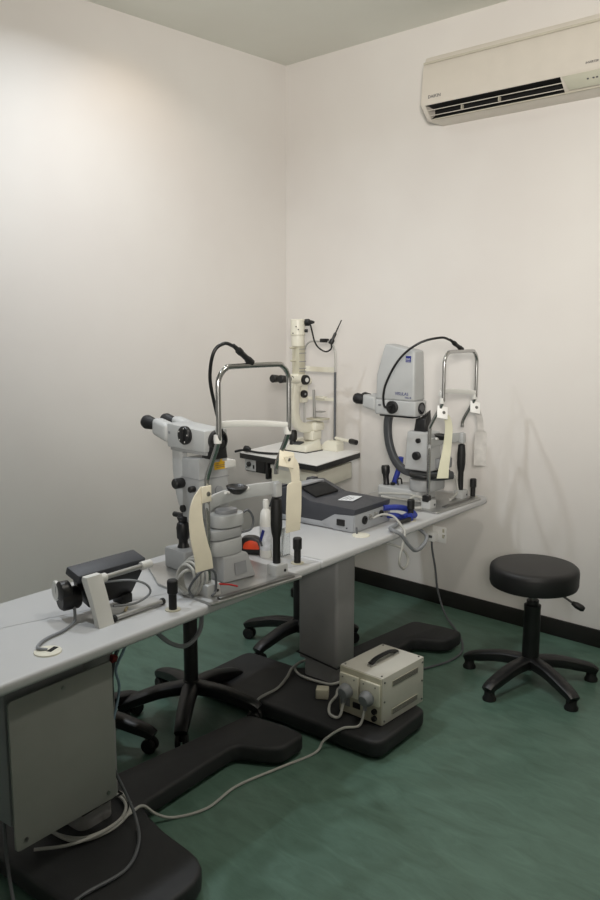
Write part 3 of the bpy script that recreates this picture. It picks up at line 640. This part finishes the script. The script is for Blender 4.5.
cable('looped_cable', 'grey cable from the socket panel hanging in a loop beside column', [WC(1.84, .115, .045), WC(1.87, .085, .06), WC(1.90, .05, .05), WC(1.90, .01, .016), WC(1.885, -.016, -.01), WC(1.84, -.03, -.06), WC(1.82, -.03, -.12), WC(1.86, -.03, -.155), WC(1.91, -.02, -.13), WC(1.89, .0, -.08), WC(1.83, .05, -.05), WC(1.80, .08, -.04)], .005, M_CABLEW)
jb = thing('junction_box', 'small grey socket box hanging under the far table behind the column', 'socket box', W(1.88, .28, ZT-.16), TA)
MB().box((0, 0, .072), (.08, .06, .11), .004).build('box_body', M_GREYD, jb)
MB().box((0, 0, .128), (.03, .03, .02), .002).build('hanger', M_STEEL, jb)
MB().lathe([(0, -.02), (.024, -.02), (.028, -.01), (.028, .015), (0, .018)], (0, 0, 0), seg=18).build('plug', M_BLACK, jb)

# ------------------------------------------------------------------ tilting control display on the near table
dv = thing('control_display', 'black tilting control display folded on a white bracket on the near table', 'display', W(.40, .12, ZT), TA)
Mx = Matrix(((0, 0, 1, 0), (1, 0, 0, 0), (0, 1, 0, 0), (0, 0, 0, 1)))      # (y,z) profile along x
MB().prism([(-.014, .0), (.006, .0), (.032, .07), (.062, .13), (.058, .142), (.036, .142), (.012, .08)], -.016, .04, Matrix.Identity(4) @ Mx, .003).build('side_bracket', M_WHITE, dv)
MB().cyl((.045, -.002, .011), (.235, -.004, .011), .0075, seg=16).build('foot_rail', M_ALU, dv)
for x in (.045, .235): MB().cyl((x-.004, -.003, .011), (x+.008, -.003, .011), .0105, seg=16, bev=.002).build('rail_cap', M_BLKRUB, dv)
MB().cyl((.03, .045, .125), (.22, .045, .125), .008, seg=16).build('top_rail', M_ALU, dv)
for x in (.02, .195): MB().cyl((x, .045, .125), (x+.04, .045, .125), .0135, seg=18, bev=.002).build('rail_sleeve', M_WHITE, dv)
MB().hexa([(-.022, .07, .118), (.225, .062, .118), (.225, .122, .138), (-.022, .13, .138)], [(-.022, .062, .143), (.225, .054, .143), (.225, .112, .162), (-.022, .12, .162)], .004).build('display_lid', M_CONSOLE, dv)
MB().hexa([(.03, .09, .025), (.19, .085, .03), (.205, .15, .05), (.03, .15, .05)], [(.0, .062, .118), (.225, .058, .118), (.225, .135, .14), (.0, .135, .14)], .006).build('display_body', M_BLACK, dv)
MB().box((.165, .10, .022), (.04, .05, .03), .004).build('display_foot', M_BLACK, dv)
kn = MB().lathe([(0, 0), (.030, 0), (.034, .006), (.034, .05), (.028, .058), (0, .058)], (.012, .115, .064), (-1, .25, 0), 24).build('hinge_knob', M_BLACK, dv)
MB().lathe([(0, 0), (.024, 0), (.03, .004), (.03, .03), (.024, .034), (0, .034)], (-.015, .12, .09), (-1, .25, 0), 20).build('hinge_boss', M_BLACK, dv)
MB().cyl((-.03, .155, .085), (-.04, .158, .085), .03, seg=24, bev=.002).build('end_disc', M_WHITE, dv)
MB().tube([(.045, .07, .105), (.12, .02, .105), (.17, .0, .085), (.19, .0, .05), (.15, .02, .025), (.08, .04, .03)], .0035, 6, 8).build('display_cable', M_CABLE, dv)
cable('device_cable', 'grey cable running from the control display into the desk grommet', [WC(.385, .22, .045), WC(.37, .20, .012), WC(.345, .185, .006), WC(.30, .165, .006), WC(.245, .155, .006), WC(.205, .135, .007), WC(.18, .105, .010), WC(.195, .086, .006)], .0045, M_CABLE)
o = MB().tube([(0, 0, 0), (.02, -.022, .001), (.05, -.03, .001), (.055, -.05, 0)], .004, 6, 8).build('cable_clip', M_STAIN); o.location = WC(.545, .175, .0045); tag(o, 'short yellowed plastic hook lying behind the control display rail', 'hook')

# ------------------------------------------------------------------ small things behind the near slit lamp
bt = thing('spray_bottle', 'white plastic bottle with rounded shoulder beside the black grip', 'bottle', W(1.235, .20, ZT), TA)
MB().lathe([(0, 0), (.021, 0), (.023, .004), (.023, .135), (.022, .155), (.018, .175), (.011, .186), (.009, .19), (0, .19)], seg=26).build('body', M_WHITE, bt)
MB().lathe([(0, .188), (.011, .188), (.011, .215), (.009, .22), (0, .22)], seg=18).build('cap', M_WHITE, bt)
MB().lathe([(.0235, .03), (.0235, .12)], seg=26).build('printed_label', mat('bottle_label', 'c3c6cc', .5, var=.25, scale=40), bt)
MB().box((-.0235, .0, .085), (.002, .012, .05), 0, (20, 0, 0)).build('label_stripe', M_LBLUE, bt)
MB().box((-.0235, .005, .06), (.002, .01, .03), 0, (-20, 0, 0)).build('label_stripe', M_INK, bt)
tp = thing('measuring_tape', 'black rounded tape case with orange centre behind the near slit lamp', 'tape', W(1.235, .275, ZT), TA+30)
Mv = Matrix(((0, 0, 1, 0), (1, 0, 0, 0), (0, 1, 0, 0), (0, 0, 0, 1)))
MB().prism([(-.055, 0), (.055, 0), (.05, .04), (.028, .068), (-.02, .07), (-.05, .045)], -.02, .02, Mv, .004, 2, .02).build('case', M_BLACK, tp)
MB().prism([(-.038, .022), (.028, .022), (.022, .046), (.0, .057), (-.028, .052)], -.0225, -.0195, Mv, .001, 2, .008).build('orange_cover', M_ORANGE, tp)
MB().prism([(.05, .004), (.085, .004), (.085, .018), (.05, .018)], -.008, .008, Mv, .002).build('tape_tab', M_STEEL, tp)
st = thing('acrylic_stand', 'clear upright acrylic strip standing behind the black grip', 'stand', W(1.29, .15, ZT), TA)
MB().box((0, 0, .055), (.05, .004, .11), .001).build('upright', M_ACRYL, st)
MB().box((0, .02, .002), (.05, .045, .004), .001).build('stand_foot', M_ACRYL, st)

# ------------------------------------------------------------------ voltage converter on the table foot
cv = thing('voltage_converter', 'cream metal voltage converter box with black handle on the table foot', 'converter', W(1.378, -.232, .075), TA-4)
CX, CY, CH = .272, .20, .185
MB().box((CX/2, CY/2, CH/2+.004), (CX, CY, CH), .004).build('case', M_CONV, cv)
for x in (.02, CX-.02):
    for y in (.02, CY-.02): MB().cyl((x, y, 0), (x, y, .006), .008, seg=10).build('rubber_foot', M_BLKRUB, cv)
fr = MB().box((-.002, CY/2, CH/2+.004), (.004, CY-.006, CH-.006), .001).build('front_panel', M_CREAM2, cv)
for y in (.05, .148):
    so = MB().box((-.0085, y, .122), (.012, .088, .085), .003).build('socket_plate', M_CREAM, fr)
    for sy in (-.03, .03): MB().cyl((-.0145, y+sy*.9, .122+.03), (-.0155, y+sy*.9, .122+.03), .003, seg=8).build('plate_screw', M_STEEL, so)
    pl = MB().lathe([(0, 0), (.028, 0), (.03, .004), (.027, .022), (.02, .032), (0, .034)], (-.0145, y+.005, .105), (-1, 0, -.15), 20).build('plug', M_CABLE, so)
    MB().cyl((-.028, y+.005, .105), (-.032, y+.006, .06), .011, .007, 12).build('plug_tail', M_CABLE, pl)
MB().box((-.005, .115, .05), (.006, .034, .022), .001).build('rocker_switch', M_BLACK, fr)
MB().box((-.005, .17, .05), (.004, .045, .03), .001).build('rating_plate', M_GREYD, fr)
for z in (.055, .028): MB().lathe([(0, 0), (.011, 0), (.010, .012), (0, .014)], (-.003, .03, z), (-1, 0, 0), 16).build('fuse_holder', M_BLACK, fr)
for z in (.15, .04):
    vg = MB().box((CX*.53, -.0005, z), (.17, .003, .022), .001).build('vent_grille', M_CREAM2, cv)
    for k in range(6): MB().box((CX*.53, -.0024, z-.009+.0036*k), (.165, .001, .0014)).build('vent_slot', M_INK, vg)
for x in (.012, CX-.012):
    for z in (.02, .095, .17): MB().cyl((x, 0, z), (x, -.003, z), .004, seg=10).build('side_screw', M_STEEL, cv)
for x in (.015, CX-.015):
    for y in (.015, CY-.015): MB().cyl((x, y, CH+.003), (x, y, CH+.0065), .004, seg=10).build('top_screw', M_STEEL, cv)
hz = CH+.004
for x in (.07, .22): MB().box((x, CY/2+.002, hz+.004), (.034, .022, .008), .002).build('handle_mount', M_ALU, cv)
P = smooth_path([(.06, CY/2+.002, hz+.01), (.105, CY/2+.002, hz+.02), (.185, CY/2+.002, hz+.02), (.23, CY/2+.002, hz+.01)], 5)
MB().sweep(P, .011, .004, 10, power=.6).build('handle', M_BLACK, cv)

# ------------------------------------------------------------------ stools and castor chairs
def star_base(root, R0, hub_z, leg_m, caster, ang0, drop=.05):
    MB().lathe([(0, hub_z-.03), (.036, hub_z-.03), (.042, hub_z-.01), (.040, hub_z+.015), (.030, hub_z+.03), (0, hub_z+.03)], seg=24).build('hub', leg_m, root)
    for k in range(5):
        a = R(ang0+72*k); c, s_ = math.cos(a), math.sin(a)
        f = lambda r, z: Vector((r*c, r*s_, z))
        P = smooth_path([f(.02, hub_z), f(R0*.45, hub_z-.004), f(R0*.82, hub_z-.026), f(R0*.98, hub_z-.038), f(R0*1.06, hub_z-.05)], 4)
        n = len(P)
        w = [.034-.009*i/(n-1) for i in range(n)]; h = [.027-.009*i/(n-1) for i in range(n)]
        lg = MB().sweep(P, w, h, 12, power=.65).build('leg', leg_m, root)
        if caster:
            for sd in (-1, 1):
                q = f(R0, .028); t = Vector((-s_, c, 0))*.018*sd
                MB().cyl(q+t*.35, q+t*1.25, .028, seg=18, bev=.004).build('castor_wheel', M_BLKRUB, lg)
            MB().cyl(f(R0, .028), f(R0, hub_z-.04), .010, seg=10).build('castor_stem', M_BLACK, lg)
        else:
            MB().lathe([(0, 0), (.028, 0), (.029, .008), (.022, .02), (.021, .042), (0, .044)], f(R0, 0), seg=18).build('glide_foot', M_BLKRUB, lg)

DX, DY = .024, .036
sto = thing('round_stool', 'black round padded stool standing alone on the right by the back wall', 'stool', (-1.585+DX, 3.105+DY, 0), 0, None)
star_base(sto, .275, .095, M_BLACK, False, 190)
MB().lathe([(0, .10), (.036, .10), (.037, .12), (.035, .33), (.036, .335), (.036, .35), (.026, .355), (.026, .372), (0, .372)], seg=22).build('lift_sleeve', M_BLACK, sto)
MB().cyl((0, 0, .32), (0, 0, .43), .014, seg=18).build('gas_lift', M_STEEL, sto)
MB().lathe([(0, .435), (.17, .435), (.181, .440), (.185, .452), (.186, .505), (.183, .518), (.174, .526), (.16, .529), (0, .531)], seg=56).build('seat', M_VINYL, sto)
MB().lathe([(0, .426), (.09, .426), (.09, .436), (0, .436)], seg=28).build('seat_plate', M_BLACK, sto)
lv = MB().tube([(.02, .01, .428), (.09, .035, .415), (.16, .06, .375)], .005, 4, 8).build('height_lever', M_BLACK, sto)
MB().lathe([(0, 0), (.008, 0), (.014, .02), (.014, .045), (.009, .055), (0, .056)], (.15, .056, .38), (.75, .28, -.38), 14).build('lever_knob', M_BLACK, lv)

def castor_stool(label, x, y, ang):
    r_ = thing('castor_stool', label, 'stool', (x, y, 0), 0, 'black castor stools under the tables')
    star_base(r_, .27, .115, M_BLACK, True, ang)
    MB().lathe([(0, .13), (.028, .13), (.028, .48), (.022, .49), (0, .49)], seg=20).build('lift_column', M_BLACK, r_)
    MB().lathe([(0, .48), (.14, .48), (.165, .49), (.17, .52), (.16, .545), (.12, .552), (0, .552)], seg=40).build('seat', M_VINYL, r_)
castor_stool('black castor stool under the near table, whole five-star base in view', -2.41, 1.95, 24.5)
castor_stool('black castor stool half hidden behind the grey column of the far table', -2.56, 2.74, -17)
castor_stool('black castor stool with one leg showing beside the grey cover panel', -2.53, 1.53, 27.5)

# ------------------------------------------------------------------ wall socket, cords on the floor
ws = thing('wall_socket', 'white double wall socket low on the back wall below the table end', 'socket', (-2.415, YW, .395))
MB().box((0, -.004, 0), (.088, .008, .088), .003).build('face_plate', M_SOCKET, ws)
for x, z in ((.028, .026), (.028, -.006)): MB().box((x, -.009, z), (.012, .003, .02), .001).build('rocker_switch', M_CREAM2, ws)
for x in (-.036, .036): MB().cyl((x, -.008, 0), (x, -.0095, 0), .003, seg=8).build('plate_screw', M_STEEL, ws)
o0 = Vector((-2.44, YW-.008, .385))
pc = cable('power_cord', 'grey mains cord hanging from the wall socket down to the floor', [(-2.44, 3.68, .36), (-2.435, 3.68, .31), (-2.40, 3.66, .22), (-2.34, 3.60, .12), (-2.24, 3.52, .035), (-2.13, 3.44, .008), (-2.02, 3.33, .006), (-1.94, 3.20, .006), (-1.93, 3.06, .006), (-1.97, 2.90, .006), (-1.98, 2.72, .006), (-1.95, 2.62, .006)], .0055, M_CABLED)
MB().box(Vector((-2.44, YW-.032, .385))-pc.location, (.05, .044, .05), .006).build('plug', M_SOCKET, pc, label='white square plug')
MB().box(Vector((-2.44, YW-.0545, .388))-pc.location, (.022, .002, .014), .0).build('plug_mark', M_INK, pc)

def fz(s, t, z=.006): return W(s, t, z)
def ring(cx, cy, rx, ry, z, n0, n1, dz=0.):
    return [W(cx+rx*math.cos(R(a)), cy+ry*math.sin(R(a)), z+dz*i) for i, a in enumerate(range(n0, n1, 40))]
cvp = lambda y, x=-.035, z=.06: W(1.378+x*math.cos(R(4))+y*math.sin(R(4)), -.232+y*math.cos(R(4))-x*math.sin(R(4)), .075+z)
cable('floor_cable', 'pale cable from the converter running along the floor to the near column', [cvp(.055), cvp(.06, -.06, .01), W(1.27, -.13, .084), W(1.225, -.08, .04), fz(1.18, -.07), fz(1.02, -.03), fz(.85, .01), fz(.70, .0), fz(.60, .045), W(.545, .07, .035), W(.50, .08, .082), W(.45, .08, .083), W(.36, .07, .085), W(.28, .10, .084), W(.25, .2, .084), W(.29, .33, .085), W(.40, .34, .086), W(.475, .27, .087), W(.48, .15, .088), W(.42, .075, .094), W(.33, .06, .094), W(.24, .09, .09), W(.17, .16, .083)], .0048, M_CABLEW)
cable('floor_cable', 'pale cable from the converter coiled round the foot of the far column', [cvp(.153), cvp(.155, -.06, .012), W(1.33, -.03, .085), W(1.40, .02, .083), W(1.47, .04, .083), W(1.53, .07, .083), W(1.64, .085, .083), W(1.73, .11, .083), W(1.75, .2, .083), W(1.71, .33, .083), W(1.60, .345, .083), W(1.535, .27, .084), W(1.53, .15, .086), W(1.55, .10, .09), W(1.64, .09, .094), W(1.725, .13, .094), W(1.73, .27, .094), W(1.65, .335, .093), W(1.56, .33, .093), W(1.48, .30, .083), W(1.38, .27, .082), W(1.27, .27, .082), W(1.22, .27, .05), fz(1.18, .27), fz(1.12, .25)], .0055, M_CABLEW)
cable('floor_cable', 'dark grey cable dropping from cover panel and looping over the near foot', [W(.385, .10, .34), W(.40, .085, .25), W(.42, .06, .17), W(.42, .02, .11), W(.37, -.05, .083), W(.27, -.11, .083), W(.14, -.10, .083), W(.07, -.08, .05), fz(.02, -.07), fz(-.05, -.05)], .005, M_CABLED)
cable('floor_cable', 'grey cable hanging below the left edge of the cover panel', [W(.06, .12, .24), W(.05, .10, .15), W(.035, .06, .07), fz(.02, .0), fz(.04, -.10), fz(.02, -.2)], .005, M_CABLED)
cable('coiled_cable', 'pale cable coil lying on the near foot around its column', [W(.27, .09, .085), W(.37, .06, .085), W(.47, .10, .086), W(.50, .2, .085), W(.46, .32, .085), W(.36, .35, .085), W(.27, .30, .085), W(.25, .18, .085)], .0055, M_CABLEW, 8, None, True)
o = MB().box((0, 0, .02), (.045, .05, .04), .004).build('cable_plug', M_CREAM2); o.location = W(1.44, .085, .077); o.rotation_euler = (0, 0, R(TA+30)); tag(o, 'small cream plug lying beside the coiled cable at the far column', 'plug')
cable('under_table_hose', 'grey hose sagging below the near table beside the castor stool', [W(.55, .12, ZT-.036), W(.58, .10, ZT-.06), W(.64, .09, ZT-.12), W(.71, .09, ZT-.15), W(.79, .11, ZT-.13), W(.83, .14, ZT-.07), W(.84, .16, ZT-.036)], .0075, M_CABLE)
cable('under_table_cable', 'dark cable dropping behind the cover panel under the near table', [W(.54, .12, ZT-.036), W(.47, .11, ZT-.06), W(.43, .10, ZT-.10), W(.415, .10, ZT-.16), W(.42, .11, ZT-.25), W(.40, .12, ZT-.34)], .006, M_CABLED)
cable('under_table_cable', 'thin pale blue cable hanging beside the cover panel corner', [W(.50, .10, ZT-.036), W(.45, .09, ZT-.09), W(.42, .085, ZT-.13), W(.43, .085, ZT-.19), W(.41, .09, ZT-.28)], .004, mat('pale_blue_cable', '7f95a6', .5))
o = MB().box((0, 0, 0), (.02, .018, .02), .003).build('cable_connector', mat('dark_red_plastic', '7c2320', .5)); o.location = W(.425, .10, ZT-.10); o.rotation_euler = (R(20), R(10), R(TA)); tag(o, 'small red connector on the cables beside the cover panel', 'connector')

# ------------------------------------------------------------------ camera
cam = bpy.data.cameras.new('camera'); co = bpy.data.objects.new('camera', cam); COL.objects.link(co)
ax, pt = R(42.9912), R(8.9149)
fh = Vector((-math.sin(ax), math.cos(ax), 0)); rt = fh.cross(Vector((0, 0, 1)))
fw = fh*math.cos(pt)-Vector((0, 0, 1))*math.sin(pt); up = rt.cross(fw)
co.matrix_world = Matrix((rt, up, -fw)).transposed().to_4x4(); co.location = (0, 0, 1.55)
cam.sensor_fit = 'VERTICAL'; cam.sensor_height = 36; cam.lens = 816/900*36; cam.clip_start = .05
sc.camera = co

# ------------------------------------------------------------------ light
def disk(name, loc, power, size, color, spread=152):
    l = bpy.data.lights.new(name, 'AREA'); l.shape = 'DISK'; l.size = size; l.energy = power; l.color = color; l.spread = R(spread)
    o = bpy.data.objects.new(name, l); COL.objects.link(o); o.location = loc; return o
def downlight(x, y, power, color, label, size=.16):
    t = thing('ceiling_downlight', label, 'light', (x, y, HC))
    MB().lathe([(.085, 0), (.11, 0), (.108, -.008), (.09, -.006), (.085, .0)], seg=32).build('trim_ring', M_WHITE, t)
    disk('downlight', (x, y, HC-.012), power, size, color)
COOL = (.96, .985, 1.); WARM = (1., .72, .45)
downlight(-2.8, 2.05, 11, (.91, .97, 1.04), 'round ceiling downlight above the near table by the left wall', .09)
downlight(-2.6, .8, 10.5, (.90, .96, 1.03), 'round ceiling downlight above the left table end', .09)
downlight(-.85, 1.9, 12, (1., .95, .86), 'round ceiling downlight in the middle of the room')
u = bpy.data.lights.new('upper_fill_spot', 'SPOT'); u.energy = 620; u.color = (1., .94, .87); u.spot_size = R(72); u.spot_blend = 1.; u.shadow_soft_size = .25  # unseen fill spot behind the camera, added to brighten upper walls and ceiling
uo = bpy.data.objects.new('upper_fill_spot', u); COL.objects.link(uo); uo.location = (.5, -.6, 1.9)
uo.rotation_euler = (Vector((-2.12, 3.25, 2.72))-uo.location).to_track_quat('-Z', 'Y').to_euler()
s = bpy.data.lights.new('wall_washer', 'SPOT'); s.energy = 4.6; s.color = WARM; s.spot_size = R(110); s.spot_blend = .7; s.shadow_soft_size = .06
so_ = bpy.data.objects.new('wall_washer', s); COL.objects.link(so_); so_.location = (-3.05, 2.5, HC-.03)
so_.rotation_euler = Vector((-.30, .03, -.75)).to_track_quat('-Z', 'Y').to_euler()

w = bpy.data.worlds.new('world'); sc.world = w; w.use_nodes = True
w.node_tree.nodes['Background'].inputs[0].default_value = (.8, .85, .9, 1); w.node_tree.nodes['Background'].inputs[1].default_value = .05
sc.view_settings.view_transform = 'Standard'; sc.view_settings.look = 'None'
sc.view_settings.exposure = .1; sc.view_settings.gamma = 1.
sc.cycles.max_bounces = 8; sc.cycles.diffuse_bounces = 5
